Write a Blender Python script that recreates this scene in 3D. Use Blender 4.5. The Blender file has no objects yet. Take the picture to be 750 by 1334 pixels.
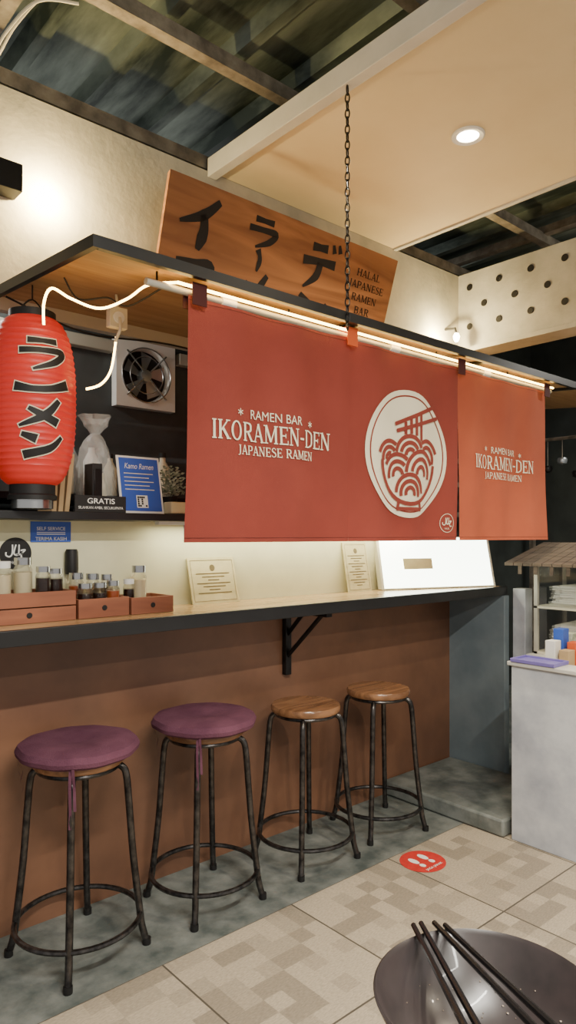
import bpy, bmesh, math, random
from mathutils import Vector, Matrix
random.seed(4)
PI=math.pi

# ------------------------------------------------------------------ materials
def C(r,g,b):
    def l(c):
        c/=255.0
        return c/12.92 if c<=0.04045 else ((c+0.055)/1.055)**2.4
    return (l(r),l(g),l(b),1)
def mat(name,col,rough=0.6,metal=0.0,var=0.0,scale=6.0,col2=None,bump=0.0,bscale=60,emit=None,estr=0,trans=0,alpha=1,stretch=None,spec=None,coat=0,sheen=0,transl=0,ramp=(.35,.65)):
    m=bpy.data.materials.new(name); m.use_nodes=True
    nt=m.node_tree; b=nt.nodes['Principled BSDF']; L=nt.links
    b.inputs['Base Color'].default_value=col
    b.inputs['Roughness'].default_value=rough
    b.inputs['Metallic'].default_value=metal
    if spec is not None: b.inputs['Specular IOR Level'].default_value=spec
    if coat: b.inputs['Coat Weight'].default_value=coat
    if sheen: b.inputs['Sheen Weight'].default_value=sheen
    if trans: b.inputs['Transmission Weight'].default_value=trans
    if alpha<1: b.inputs['Alpha'].default_value=alpha
    if emit: 
        b.inputs['Emission Color'].default_value=emit; b.inputs['Emission Strength'].default_value=estr
    geo=nt.nodes.new('ShaderNodeNewGeometry')
    mp=nt.nodes.new('ShaderNodeMapping'); L.new(geo.outputs['Position'],mp.inputs['Vector'])
    if stretch: mp.inputs['Scale'].default_value=stretch
    if var>0 or col2:
        n=nt.nodes.new('ShaderNodeTexNoise'); n.inputs['Scale'].default_value=scale; n.inputs['Detail'].default_value=6; n.inputs['Roughness'].default_value=0.6
        L.new(mp.outputs[0],n.inputs['Vector'])
        r=nt.nodes.new('ShaderNodeValToRGB')
        c2=col2 if col2 else tuple(c*(1-var) for c in col[:3])+(1,)
        r.color_ramp.elements[0].position=ramp[0]; r.color_ramp.elements[1].position=ramp[1]
        r.color_ramp.elements[0].color=c2; r.color_ramp.elements[1].color=col
        L.new(n.outputs['Fac'],r.inputs['Fac']); L.new(r.outputs['Color'],b.inputs['Base Color'])
    if bump>0:
        n2=nt.nodes.new('ShaderNodeTexNoise'); n2.inputs['Scale'].default_value=bscale; n2.inputs['Detail'].default_value=4
        L.new(mp.outputs[0],n2.inputs['Vector'])
        bp=nt.nodes.new('ShaderNodeBump'); bp.inputs['Strength'].default_value=bump; bp.inputs['Distance'].default_value=0.01
        L.new(n2.outputs['Fac'],bp.inputs['Height']); L.new(bp.outputs[0],b.inputs['Normal'])
    if transl>0:
        out=nt.nodes['Material Output']
        tr=nt.nodes.new('ShaderNodeBsdfTranslucent'); tr.inputs['Color'].default_value=col
        mx=nt.nodes.new('ShaderNodeMixShader'); mx.inputs[0].default_value=transl
        L.new(b.outputs[0],mx.inputs[1]); L.new(tr.outputs[0],mx.inputs[2]); L.new(mx.outputs[0],out.inputs['Surface'])
    return m

def wood(name,c1,c2,axis='X',rough=0.45,scale=5,dist=3):
    m=bpy.data.materials.new(name); m.use_nodes=True
    nt=m.node_tree; b=nt.nodes['Principled BSDF']; L=nt.links
    geo=nt.nodes.new('ShaderNodeNewGeometry'); mp=nt.nodes.new('ShaderNodeMapping')
    L.new(geo.outputs['Position'],mp.inputs['Vector'])
    s=[8,8,8]; s['XYZ'.index(axis)]=0.9
    mp.inputs['Scale'].default_value=s
    n=nt.nodes.new('ShaderNodeTexNoise'); n.inputs['Scale'].default_value=scale; n.inputs['Detail'].default_value=8; n.inputs['Distortion'].default_value=dist
    L.new(mp.outputs[0],n.inputs['Vector'])
    r=nt.nodes.new('ShaderNodeValToRGB'); r.color_ramp.elements[0].position=.3; r.color_ramp.elements[1].position=.7
    r.color_ramp.elements[0].color=c2; r.color_ramp.elements[1].color=c1
    L.new(n.outputs['Fac'],r.inputs['Fac']); L.new(r.outputs['Color'],b.inputs['Base Color'])
    b.inputs['Roughness'].default_value=rough
    return m

M={}
M['wall_cream']=mat('wall_cream',C(212,204,182),.8,col2=C(168,165,152),scale=2.2,bump=.2,bscale=30)
M['wall_lower']=mat('wall_lower',C(230,226,188),.75,col2=C(214,210,174),scale=3)
M['brown']=mat('brown_panel',C(130,92,70),.42,col2=C(100,70,54),scale=1.6,bump=.12,bscale=12)
M['blue']=mat('bluegrey_paint',C(120,132,138),.55,col2=C(98,112,120),scale=3)
M['black']=mat('black_paint',C(28,28,30),.4,var=.3)
M['blackmetal']=mat('black_metal',C(42,40,40),.35,.6,var=.4,scale=25)
M['darksteel']=mat('stool_steel',C(92,88,86),.28,.85,col2=C(44,43,44),scale=30)
M['dark']=mat('kitchen_dark',C(72,78,80),.6,var=.4,scale=4)
M['darkgreen']=mat('back_dark',C(62,68,66),.6,var=.5,scale=3)
M['ply']=wood('plywood',C(180,144,100),C(150,114,76),'X',.5,2,1.5)
M['counter']=wood('counter_wood',C(206,176,128),C(166,132,90),'X',.2,2,1)
M['signwood']=wood('sign_wood',C(176,124,78),C(128,84,50),'X',.45,.8,2.5)
M['seatwood']=wood('seat_wood',C(166,120,84),C(100,68,46),'X',.22,2,1.5)
M['boxwood']=wood('box_wood',C(160,100,72),C(124,74,54),'X',.5,2,1)
M['kraft']=mat('kraft',C(196,166,122),.8,var=.15)
M['concrete']=mat('concrete',C(128,132,128),.5,col2=C(78,86,84),scale=7,bump=.3,bscale=25)
M['concrete2']=mat('concrete_light',C(188,184,174),.8,col2=C(160,156,146),scale=4,bump=.15,bscale=40)
M['ceil']=mat('ceiling_board',C(232,216,178),.7,col2=C(222,204,164),scale=1.2)
M['trimgrey']=mat('trim_paint',C(206,203,196),.6,var=.1)
M['roof']=mat('roof_metal',C(150,162,150),.3,.55,col2=C(50,60,54),scale=1.5,stretch=(3,.6,1),ramp=(.38,.66))
M['purlin']=mat('purlin_steel',C(168,158,142),.5,.4,col2=C(110,102,92),scale=9)
M['halfwall']=mat('white_paint',C(206,208,212),.6,col2=C(170,174,184),scale=5,bump=.1,bscale=20)
M['noren']=mat('noren_cloth',C(152,64,52),.8,col2=C(140,57,46),scale=3,bump=.25,bscale=500,transl=.2)
M['noren_glow']=mat('noren_cloth_glow',C(186,92,62),.8,col2=C(174,82,56),scale=3,bump=.25,bscale=500,transl=.25)  # right panel's glow put into a lighter, more orange cloth colour
M['cream']=mat('cream_print',C(232,224,196),.8)
M['ink']=mat('ink_black',C(18,16,16),.6)
M['red_l']=mat('lantern_red',C(204,54,46),.45,col2=C(190,42,38),scale=5,emit=C(230,50,36),estr=.22)
M['white']=mat('white_plastic',C(230,230,226),.4)
M['offwhite']=mat('offwhite_plastic',C(214,208,186),.45)
M['chrome']=mat('chrome',C(190,190,190),.2,.95)
M['conduit']=mat('conduit_grey',C(190,186,172),.45,.2)
M['led']=mat('led_strip',(1,.8,.45,1),.5,emit=(1,.62,.17,1),estr=21)
M['bulb']=mat('bulb_glow',(1,.9,.7,1),.5,emit=(1,.85,.6,1),estr=30)
M['box_em']=mat('lightbox_face',(1,1,1,1),.4,emit=(.90,1,.82,1),estr=9)
M['bluesign']=mat('blue_sign',C(56,92,186),.4)
M['purple']=mat('cushion_purple',C(110,70,86),.95,col2=C(92,56,72),scale=8,bump=.3,bscale=200,spec=.15)
M['traypurple']=mat('tray_purple',C(120,108,176),.4)
M['bowl']=mat('bowl_glaze',C(56,48,48),.32,col2=C(42,37,37),scale=14,coat=.1)
M['stick']=mat('chopstick_lacquer',C(20,18,20),.22)
M['table']=wood('table_wood',C(110,76,50),C(80,54,34),'X',.4,2,1)
M['glass']=mat('glass',(1,1,1,1),.05,trans=1.0,alpha=.4)
M['plastic_bag']=mat('clear_plastic',C(215,218,215),.2,alpha=.34,bump=1.0,bscale=30)
M['sauce']=mat('dark_sauce',C(38,20,12),.2)
M['chili']=mat('chili_oil',C(150,70,26),.3)
M['salt']=mat('pale_spice',C(206,192,156),.7)
M['oil']=mat('oil_specks',C(120,104,90),.3)
M['paper']=mat('paper',C(232,230,222),.8)
M['cert']=mat('certificate',C(212,200,154),.7,col2=C(196,184,138),scale=12)
M['certink']=mat('certificate_ink',C(110,96,62),.7)
M['leaf']=mat('leaf_grey_green',C(206,208,186),.7,col2=C(130,140,116),scale=40)
M['redstick']=mat('floor_sticker_red',C(206,52,46),.5,var=.2,scale=40)
M['thatch']=wood('thatch_slats',C(104,92,78),C(62,52,44),'Y',.8,4,1)
M['orange']=mat('orange_tab',C(210,90,40),.7)
M['maroon']=mat('maroon_tab',C(70,22,18),.8)
M['fanmetal']=mat('fan_metal',C(160,166,170),.3,.7)

def tile_material():
    m=bpy.data.materials.new('floor_tiles'); m.use_nodes=True
    nt=m.node_tree; b=nt.nodes['Principled BSDF']; L=nt.links; N=nt.nodes.new
    geo=N('ShaderNodeNewGeometry')
    def vm(op,a,v):
        n=N('ShaderNodeVectorMath'); n.operation=op; L.new(a,n.inputs[0])
        if v is not None: n.inputs[1].default_value=v
        return n.outputs[0]
    T=.58
    p=vm('SUBTRACT',geo.outputs['Position'],(1.80-T*20,2.03-T*20,0))
    q=vm('DIVIDE',p,(T,T,1))
    fr=vm('FRACTION',q,None)
    sx=N('ShaderNodeSeparateXYZ'); L.new(fr,sx.inputs[0])
    def mth(op,a,bv):
        n=N('ShaderNodeMath'); n.operation=op
        L.new(a,n.inputs[0])
        if isinstance(bv,(int,float)): n.inputs[1].default_value=bv
        elif bv is not None: L.new(bv,n.inputs[1])
        return n.outputs[0]
    def edge(a):
        s=mth('SUBTRACT',a,.5); s=mth('ABSOLUTE',s,None); return mth('GREATER_THAN',s,.5-.006)
    g=mth('MAXIMUM',edge(sx.outputs[0]),edge(sx.outputs[1]))
    cell=vm('FLOOR',vm('MULTIPLY',q,(8,8,0)),None)
    wn=N('ShaderNodeTexWhiteNoise'); wn.noise_dimensions='2D'; L.new(cell,wn.inputs['Vector'])
    cell2=vm('FLOOR',vm('MULTIPLY',q,(4,4,0)),None)
    wn2=N('ShaderNodeTexWhiteNoise'); wn2.noise_dimensions='2D'; L.new(cell2,wn2.inputs['Vector'])
    mixv=mth('ADD',mth('MULTIPLY',wn.outputs['Value'],.55),mth('MULTIPLY',wn2.outputs['Value'],.45))
    r=N('ShaderNodeValToRGB'); r.color_ramp.interpolation='CONSTANT'
    e=r.color_ramp.elements; e[0].position=0; e[0].color=C(158,146,128)
    e[1].position=.36; e[1].color=C(176,163,143)
    x=e.new(.52); x.color=C(190,176,154)
    L.new(mixv,r.inputs['Fac'])
    n=N('ShaderNodeTexNoise'); n.inputs['Scale'].default_value=70; n.inputs['Detail'].default_value=5
    mp=N('ShaderNodeMapping'); mp.inputs['Scale'].default_value=(1,3,1); L.new(geo.outputs['Position'],mp.inputs[0]); L.new(mp.outputs[0],n.inputs['Vector'])
    mm=N('ShaderNodeMix'); mm.data_type='RGBA'; mm.blend_type='MULTIPLY'; mm.inputs[0].default_value=.55
    L.new(r.outputs['Color'],mm.inputs[6])
    r2=N('ShaderNodeValToRGB'); r2.color_ramp.elements[0].position=.3;r2.color_ramp.elements[0].color=(.42,.42,.42,1); r2.color_ramp.elements[1].position=.7
    L.new(n.outputs['Fac'],r2.inputs['Fac']); L.new(r2.outputs['Color'],mm.inputs[7])
    mg=N('ShaderNodeMix'); mg.data_type='RGBA'; L.new(g,mg.inputs[0]); L.new(mm.outputs[2],mg.inputs[6]); mg.inputs[7].default_value=C(86,79,70)
    L.new(mg.outputs[2],b.inputs['Base Color']); b.inputs['Roughness'].default_value=.42
    return m
M['tiles']=tile_material()

# ------------------------------------------------------------------ mesh builder
def catmull(pts,n=6):
    P=[Vector(p) for p in pts]
    if len(P)<3: return P
    out=[]
    for i in range(len(P)-1):
        p0=P[max(i-1,0)];p1=P[i];p2=P[i+1];p3=P[min(i+2,len(P)-1)]
        for k in range(n):
            t=k/n
            out.append(.5*((2*p1)+(p2-p0)*t+(2*p0-5*p1+4*p2-p3)*t*t+(3*p1-p0-3*p2+p3)*t**3))
    out.append(P[-1]); return out
def interp(ws,t):
    if len(ws)==1: return ws[0]
    x=t*(len(ws)-1); i=min(int(x),len(ws)-2); f=x-i
    return ws[i]*(1-f)+ws[i+1]*f

class MB:
    def __init__(s,name): s.name=name; s.v=[];s.f=[];s.m=[];s.mats=[]
    def mi(s,k):
        m=M[k] if isinstance(k,str) else k
        if m not in s.mats: s.mats.append(m)
        return s.mats.index(m)
    def add(s,vs,fs,k):
        o=len(s.v); i=s.mi(k)
        s.v+=[tuple(v) for v in vs]
        for f in fs: s.f.append([o+a for a in f]); s.m.append(i)
    def hexa(s,b,t,k):
        s.add(list(b)+list(t),[(0,3,2,1),(4,5,6,7),(0,1,5,4),(1,2,6,5),(2,3,7,6),(3,0,4,7)],k)
    def box(s,a,b,k,rot=0,pivot=None):
        x0,y0,z0=a;x1,y1,z1=b
        B=[(x0,y0,z0),(x1,y0,z0),(x1,y1,z0),(x0,y1,z0)];T=[(x,y,z1) for x,y,z in B]
        if rot:
            c=pivot or ((x0+x1)/2,(y0+y1)/2)
            def R(p):
                dx,dy=p[0]-c[0],p[1]-c[1]
                return (c[0]+dx*math.cos(rot)-dy*math.sin(rot),c[1]+dx*math.sin(rot)+dy*math.cos(rot),p[2])
            B=[R(p) for p in B];T=[R(p) for p in T]
        s.hexa(B,T,k)
    def tube(s,pts,r,k,seg=10,closed=False,smooth=0,cap=True):
        P=[Vector(p) for p in pts]
        if smooth: P=catmull(P,smooth)
        n=len(P); rs=r if isinstance(r,(list,tuple)) else [r]
        T=[]
        for i in range(n):
            a=P[(i-1)%n] if closed else P[max(i-1,0)]; b=P[(i+1)%n] if closed else P[min(i+1,n-1)]
            T.append((b-a).normalized())
        up=Vector((0,0,1)) if abs(T[0].z)<.9 else Vector((1,0,0))
        nrm=(up-T[0]*up.dot(T[0])).normalized()
        vs=[]
        for i in range(n):
            nrm=(nrm-T[i]*nrm.dot(T[i])).normalized(); bn=T[i].cross(nrm)
            rr=interp(rs,i/(n-1))
            for j in range(seg):
                a=2*PI*j/seg; vs.append(P[i]+(nrm*math.cos(a)+bn*math.sin(a))*rr)
        fs=[]
        for i in range(n if closed else n-1):
            i2=(i+1)%n
            for j in range(seg):
                j2=(j+1)%seg; fs.append((i*seg+j,i*seg+j2,i2*seg+j2,i2*seg+j))
        if not closed and cap:
            fs.append(tuple(range(seg))[::-1]); fs.append(tuple((n-1)*seg+j for j in range(seg)))
        s.add(vs,fs,k)
    def lathe(s,c,prof,k,seg=32,mtx=None,wob=None,cap=True):
        c=Vector(c); vs=[]
        for i,(r,z) in enumerate(prof):
            for j in range(seg):
                a=2*PI*j/seg; rr=r*(wob(a,i) if wob else 1)
                p=Vector((rr*math.cos(a),rr*math.sin(a),z))
                if mtx: p=mtx@p
                vs.append(c+p)
        fs=[]
        for i in range(len(prof)-1):
            for j in range(seg):
                j2=(j+1)%seg; fs.append((i*seg+j,i*seg+j2,(i+1)*seg+j2,(i+1)*seg+j))
        if cap and prof[0][0]>1e-4: fs.append(tuple(range(seg))[::-1])
        if cap and prof[-1][0]>1e-4: fs.append(tuple((len(prof)-1)*seg+j for j in range(seg)))
        s.add(vs,fs,k)
    def ribbon(s,pts,ws,fn,k,off=0,n=6,extra=0,smooth=True):
        P=[Vector((p[0],p[1])) for p in pts]
        P=catmull(P,n) if smooth and len(P)>2 else P
        if len(P)==2: P=[P[0].lerp(P[1],t/4) for t in range(5)]
        N=len(P)
        if extra:
            d0=(P[0]-P[1]).normalized(); d1=(P[-1]-P[-2]).normalized()
            P=[P[0]+d0*extra]+P[1:-1]+[P[-1]+d1*extra]
        vs=[]
        for i in range(N):
            a=P[max(i-1,0)];b=P[min(i+1,N-1)]; t=(b-a).normalized(); nn=Vector((-t.y,t.x))
            w=interp(ws,i/(N-1))/2+extra
            for q in (P[i]+nn*w,P[i]-nn*w): vs.append(fn(q.x,q.y,off))
        s.add(vs,[(2*i,2*i+1,2*i+3,2*i+2) for i in range(N-1)],k)
    def disc(s,cx,cy,rx,ry,fn,k,off=0,rings=5,seg=40,r0=0):
        vs=[];fs=[]
        for i in range(rings+1):
            q=r0+(1-r0)*i/rings
            for j in range(seg):
                a=2*PI*j/seg; vs.append(fn(cx+rx*q*math.cos(a),cy+ry*q*math.sin(a),off))
        for i in range(rings):
            for j in range(seg):
                j2=(j+1)%seg; fs.append((i*seg+j,i*seg+j2,(i+1)*seg+j2,(i+1)*seg+j))
        s.add(vs,fs,k)
    def text(s,txt,cx,cy,h,fn,k,width=None,off=0,bold=0,shear=0):
        cu=bpy.data.curves.new('t','FONT'); cu.body=txt; cu.size=1; cu.offset=bold; cu.shear=shear
        ob=bpy.data.objects.new('t',cu); bpy.context.scene.collection.objects.link(ob)
        bpy.context.view_layer.update()
        dg=bpy.context.evaluated_depsgraph_get(); me=ob.evaluated_get(dg).to_mesh()
        vs=[(v.co.x,v.co.y) for v in me.vertices]; fs=[tuple(p.vertices) for p in me.polygons]
        ob.evaluated_get(dg).to_mesh_clear(); bpy.data.objects.remove(ob); bpy.data.curves.remove(cu)
        if not vs: return
        x0=min(v[0] for v in vs);x1=max(v[0] for v in vs);y0=min(v[1] for v in vs);y1=max(v[1] for v in vs)
        sy=h/(y1-y0); sx=(width/(x1-x0)) if width else sy
        s.add([fn(cx+(x-(x0+x1)/2)*sx,cy+(y-(y0+y1)/2)*sy,off) for x,y in vs],fs,k)
    def finish(s,bevel=0,smooth=True,parent=None,angle=38,seg=2):
        me=bpy.data.meshes.new(s.name); me.from_pydata(s.v,[],s.f)
        for m in s.mats: me.materials.append(m)
        me.polygons.foreach_set('material_index',s.m)
        bm=bmesh.new(); bm.from_mesh(me); bmesh.ops.recalc_face_normals(bm,faces=bm.faces); bm.to_mesh(me); bm.free()
        if smooth:
            me.polygons.foreach_set('use_smooth',[True]*len(me.polygons))
            me.set_sharp_from_angle(angle=math.radians(angle))
        ob=bpy.data.objects.new(s.name,me); bpy.context.scene.collection.objects.link(ob)
        if bevel:
            md=ob.modifiers.new('Bevel','BEVEL'); md.width=bevel; md.segments=seg; md.limit_method='ANGLE'
        if parent: ob.parent=parent
        return ob

# serif glyphs
TH,TN=.16,.08
def bowlpts(y0,y1,x=.2,w=.7): 
    m=(y0+y1)/2; h=(y1-y0)/2
    return [(x,y1-.04),(x+.22,y1-.04),(w-.04,m+h*.6),(w,m),(w-.04,m-h*.6),(x+.22,y0+.04),(x,y0+.04)]
G={
'I':(.40,[([(.2,0),(.2,1)],[TH])],[(.2,0),(.2,1)]),
'K':(.90,[([(.2,0),(.2,1)],[TH]),([(.25,.42),(.72,.98)],[TN]),([(.38,.56),(.76,.02)],[TH])],[(.2,0),(.2,1),(.74,1),(.78,0)]),
'R':(.92,[([(.2,0),(.2,1)],[TH]),(bowlpts(.46,1),[TN,TN,TH,TH,TN,TN]),([(.45,.48),(.78,.02)],[TH])],[(.2,0),(.2,1),(.82,0)]),
'A':(.92,[([(.14,0),(.45,1)],[TN]),([(.45,1),(.78,0)],[TH]),([(.25,.33),(.66,.33)],[TN])],[(.14,0),(.78,0)]),
'M':(1.15,[([(.18,0),(.18,1)],[TN]),([(.2,1),(.56,.1)],[TH]),([(.56,.1),(.94,1)],[TN]),([(.94,1),(.94,0)],[TH])],[(.18,0),(.15,1),(.94,0),(.97,1)]),
'E':(.80,[([(.2,0),(.2,1)],[TH]),([(.2,.96),(.68,.96)],[TN]),([(.2,.04),(.72,.04)],[TN]),([(.2,.5),(.56,.5)],[TN]),([(.68,.78),(.68,1)],[.06]),([(.72,0),(.72,.24)],[.06]),([(.56,.38),(.56,.62)],[.06])],[(.2,0),(.2,1)]),
'N':(.98,[([(.18,0),(.18,1)],[TN]),([(.18,1),(.78,.02)],[TH]),([(.78,0),(.78,1)],[TN])],[(.18,0),(.14,1),(.78,1)]),
'D':(.95,[([(.2,0),(.2,1)],[TH]),(bowlpts(0,1,.2,.8),[TN,TN,TH,TH,TN,TN])],[(.2,0),(.2,1)]),
'P':(.82,[([(.2,0),(.2,1)],[TH]),(bowlpts(.42,1),[TN,TN,TH,TH,TN,TN])],[(.2,0),(.2,1)]),
'B':(.86,[([(.2,0),(.2,1)],[TH]),(bowlpts(.5,1,.2,.66),[TN,TN,TH,TH,TN,TN]),(bowlpts(0,.54,.2,.72),[TN,TN,TH,TH,TN,TN])],[(.2,0),(.2,1)]),
'H':(.98,[([(.2,0),(.2,1)],[TH]),([(.78,0),(.78,1)],[TH]),([(.2,.5),(.78,.5)],[TN])],[(.2,0),(.2,1),(.78,0),(.78,1)]),
'L':(.78,[([(.2,0),(.2,1)],[TH]),([(.2,.04),(.68,.04)],[TN]),([(.68,0),(.68,.25)],[.06])],[(.2,0),(.2,1)]),
'J':(.55,[([(.35,1),(.35,.2),(.25,-.05),(.08,-.05)],[TH,TH,TN,TN])],[(.35,1)]),
'S':(.72,[([(.62,.8),(.5,.96),(.28,.96),(.15,.76),(.3,.57),(.5,.46),(.62,.25),(.45,.04),(.22,.04),(.1,.2)],[TN,TN,TH,TH,TN,TN])],[]),
'-':(.55,[([(.08,.45),(.47,.45)],[.12])],[]),
' ':(.45,[],[]),
}
def serif(mb,txt,cx,cy,h,width,fn,k,off=0):
    tot=sum((.98 if c=='O' else G[c][0]) for c in txt); sx=width/tot; x=cx-width/2
    for c in txt:
        f=lambda a,b,o,x=x: fn(x+a*sx,cy-h/2+b*h,o)
        if c=='O':
            vs=[]
            for j in range(28):
                a=2*PI*j/28; vs.append(f(.48+.40*math.cos(a),.5+.52*math.sin(a),off)); vs.append(f(.48+.25*math.cos(a),.5+.44*math.sin(a),off))
            mb.add(vs,[(2*j,2*j+1,(2*j+3)%56,(2*j+2)%56) for j in range(28)],k); x+=.98*sx; continue
        w,st,se=G[c]
        for pts,ws in st: mb.ribbon(pts,ws,f,k,off,n=4)
        for (a,b) in se:
            yy=.03 if b<.5 else .97
            mb.ribbon([(a-.15,yy),(a+.15,yy)],[.06],f,k,off)
        x+=w*sx
KANA={
'i':[([(.86,1),(.55,.66),(.08,.42)],[.10,.17,.05]),([(.56,.68),(.60,.35),(.52,-.02)],[.14,.16,.20,.08])],
'ko':[([(.12,.82),(.5,.84),(.86,.84),(.80,.15)],[.10,.15,.18,.12]),([(.08,.10),(.85,.14)],[.13,.16])],
'ra':[([(.24,.96),(.80,.98)],[.14,.11,.14]),([(.10,.60),(.5,.64),(.90,.63),(.74,.28),(.34,-.02)],[.14,.12,.16,.15,.05])],
'bar':[([(.45,1),(.55,.6),(.5,.05)],[.20,.13,.16,.06])],
'me':[([(.82,1),(.55,.42),(.08,0)],[.10,.17,.05]),([(.25,.66),(.5,.42),(.8,.16)],[.08,.15,.18])],
'n':[([(.12,.90),(.40,.70)],[.10,.20]),([(.90,.84),(.66,.34),(.14,.04)],[.08,.16,.18])],
'de':[([(.25,.88),(.66,.92)],[.15,.12,.15]),([(.05,.54),(.5,.60),(.94,.62)],[.16,.12,.17]),([(.52,.58),(.46,.26),(.16,-.04)],[.15,.16,.04]),([(.80,1.06),(.86,.88)],[.06,.11]),([(.96,1.10),(1.02,.92)],[.06,.11])],
}
def kana(mb,c,cx,cy,w,h,fn,k,off=0,extra=0,tw=1):
    for pts,ws in KANA[c]:
        P=[(cx+(a-.5)*w,cy+(b-.5)*h) for a,b in pts]
        mb.ribbon(P,[q*min(w,h)*tw for q in ws],fn,k,off,extra=extra,n=6)
def halal(mb,cx,cz,r,fn,k,off):
    for pts in ([(-.22,.62),(-.24,.0),(-.42,-.22),(-.66,-.12),(-.66,.10)],[(.02,.62),(-.12,.0),(.18,-.08),(.24,.62)],[(.34,.20),(.66,.24),(.40,-.06),(.46,-.36),(.74,-.34)],[(.02,-.06),(.30,-.08),(.50,.04)]):
        mb.ribbon([(cx+x*r,cz+z*r) for x,z in pts],[r*.11],fn,k,off)
    mb.text('HALAL',cx,cz-.62*r,.2*r,fn,k,width=.72*r,off=off)

def light(name,kind,loc,energy,color=(1,1,1),target=None,size=.1,parent=None,**kw):
    l=bpy.data.lights.new(name,kind); l.energy=energy; l.color=color
    if kind=='AREA':
        l.shape='RECTANGLE'; l.size=size; l.size_y=kw.get('sy',size)
    else: l.shadow_soft_size=size
    if kind=='SPOT': l.spot_size=math.radians(kw.get('angle',90)); l.spot_blend=kw.get('blend',.6)
    o=bpy.data.objects.new(name,l); bpy.context.scene.collection.objects.link(o); o.location=loc
    if target is not None:
        d=Vector(target)-Vector(loc)
        o.rotation_euler=(0,0,0) if (abs(d.x)<1e-6 and abs(d.y)<1e-6 and d.z<0) else ((PI,0,0) if (abs(d.x)<1e-6 and abs(d.y)<1e-6) else d.to_track_quat('-Z','Y').to_euler())
    if parent: o.parent=parent
    return o

# ------------------------------------------------------------------ room shell
b=MB('floor'); b.box((-2.5,-3,-.1),(7,2.03,0),'tiles'); b.finish()
b=MB('floor_strip'); b.box((-2.5,2.03,-.1),(7,4.3,0),'concrete'); b.finish()
b=MB('wall_counter_base'); b.box((-1.5,2.55,0),(3.57,2.65,1.10),'brown'); b.finish()
b=MB('wall_counter_upper'); b.box((-1.5,2.55,1.10),(3.57,2.65,1.505),'wall_lower'); b.finish()
b=MB('wall_side_panel'); b.box((3.57,2.17,0),(3.62,2.65,1.10),'blue'); b.finish(bevel=.004)
b=MB('wall_upper'); b.box((-1.5,2.75,2.38),(3.95,2.85,3.2),'wall_cream'); b.finish()
b=MB('wall_kitchen'); b.box((-1.5,3.2,0),(4.2,3.3,3.2),'dark'); b.finish()
b=MB('wall_back'); b.box((4.2,3.6,0),(7,3.7,3.5),'darkgreen'); b.finish()
b=MB('wall_right'); b.box((6.4,-3,0),(6.5,3.6,3.5),'darkgreen'); b.finish()
b=MB('trim_3'); b.box((-1.4,3.15,2.36),(1.62,3.199,2.42),'conduit'); b.box((2.0,3.15,2.36),(4.1,3.199,2.42),'conduit'); b.finish(bevel=.003)
b=MB('concrete_step'); b.box((2.95,1.80,0.001),(3.565,2.545,.085),'concrete'); b.finish(bevel=.012)
b=MB('wall_partition'); b.box((2.97,-.6,0),(3.07,1.77,.83),'halfwall'); b.box((2.955,-.6,.83),(3.09,1.785,.85),'trimgrey'); b.finish(bevel=.004)
b=MB('wall_end_pillar'); b.box((3.64,2.08,0),(3.72,2.16,1.14),'halfwall'); b.finish(bevel=.004)
b=MB('ceiling'); b.box((1.95,-2.6,3.2),(3.27,2.748,3.23),'ceil'); b.finish()
b=MB('trim_1'); b.box((1.90,-2.6,3.17),(1.95,2.748,3.26),'trimgrey'); b.finish(bevel=.003)
b=MB('trim_2'); b.box((3.27,-2.6,3.19),(3.30,2.748,3.24),'trimgrey'); b.finish(bevel=.003)
b=MB('roof_sheet')
x=-2.5; prof=[]
while x<7:
    prof+=[(x,3.56),(x+.17,3.56),(x+.20,3.505),(x+.25,3.505),(x+.28,3.56)]; x+=.34
vs=[];fs=[]
for (px,pz) in prof: vs+=[(px,-3,pz),(px,4.3,pz)]
for i in range(len(prof)-1): fs.append((2*i,2*i+1,2*i+3,2*i+2))
b.add(vs,fs,'roof'); b.finish(smooth=False)
b=MB('roof_purlin')
for y,z in ((2.36,3.42),(2.80,3.24),(1.62,3.42),(.8,3.42),(-.4,3.42),(-1.6,3.42)):
    w=.035
    b.box((-2.5,y-w,z-.022),(7,y-w+.012,z+.040),'purlin'); b.box((-2.5,y-w+.012,z-.022),(7,y+.02,z-.010),'purlin'); b.box((-2.5,y-w+.012,z+.028),(7,y+.02,z+.040),'purlin')
for x in (.9,4.3): b.box((x,-3,3.45),(x+.06,4.3,3.50),'purlin')
b.finish()
b=MB('roof_cable')
for q,(dx,dz) in enumerate(((0,0),(.03,.035))):
    b.tube([(.78+dx,2.74,3.12+dz),(.83+dx,2.60,3.15+dz),(.87+dx,2.50,3.24+dz),(.95+dx,2.42,3.34+dz),(1.08+dx,2.375,3.37+dz)],.006,'offwhite',8,smooth=6)
b.finish()
b=MB('perforated_beam'); b.box((3.95,-2,2.70),(4.1,2.86,3.2),'concrete2'); b.box((3.93,-2,2.67),(4.12,2.86,2.70),'concrete2')
for r,zz in enumerate((3.10,2.97,2.84)):
    for i in range(13):
        y=2.66-i*.22-(r%2)*.11
        Mx=Matrix.Rotation(PI/2,3,'Y')
        b.lathe((3.947,y,zz),[(.0,-.002),(.022,-.002),(.022,.002),(0,.002)],'ink',18,Mx)
b.finish(bevel=.003)

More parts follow.
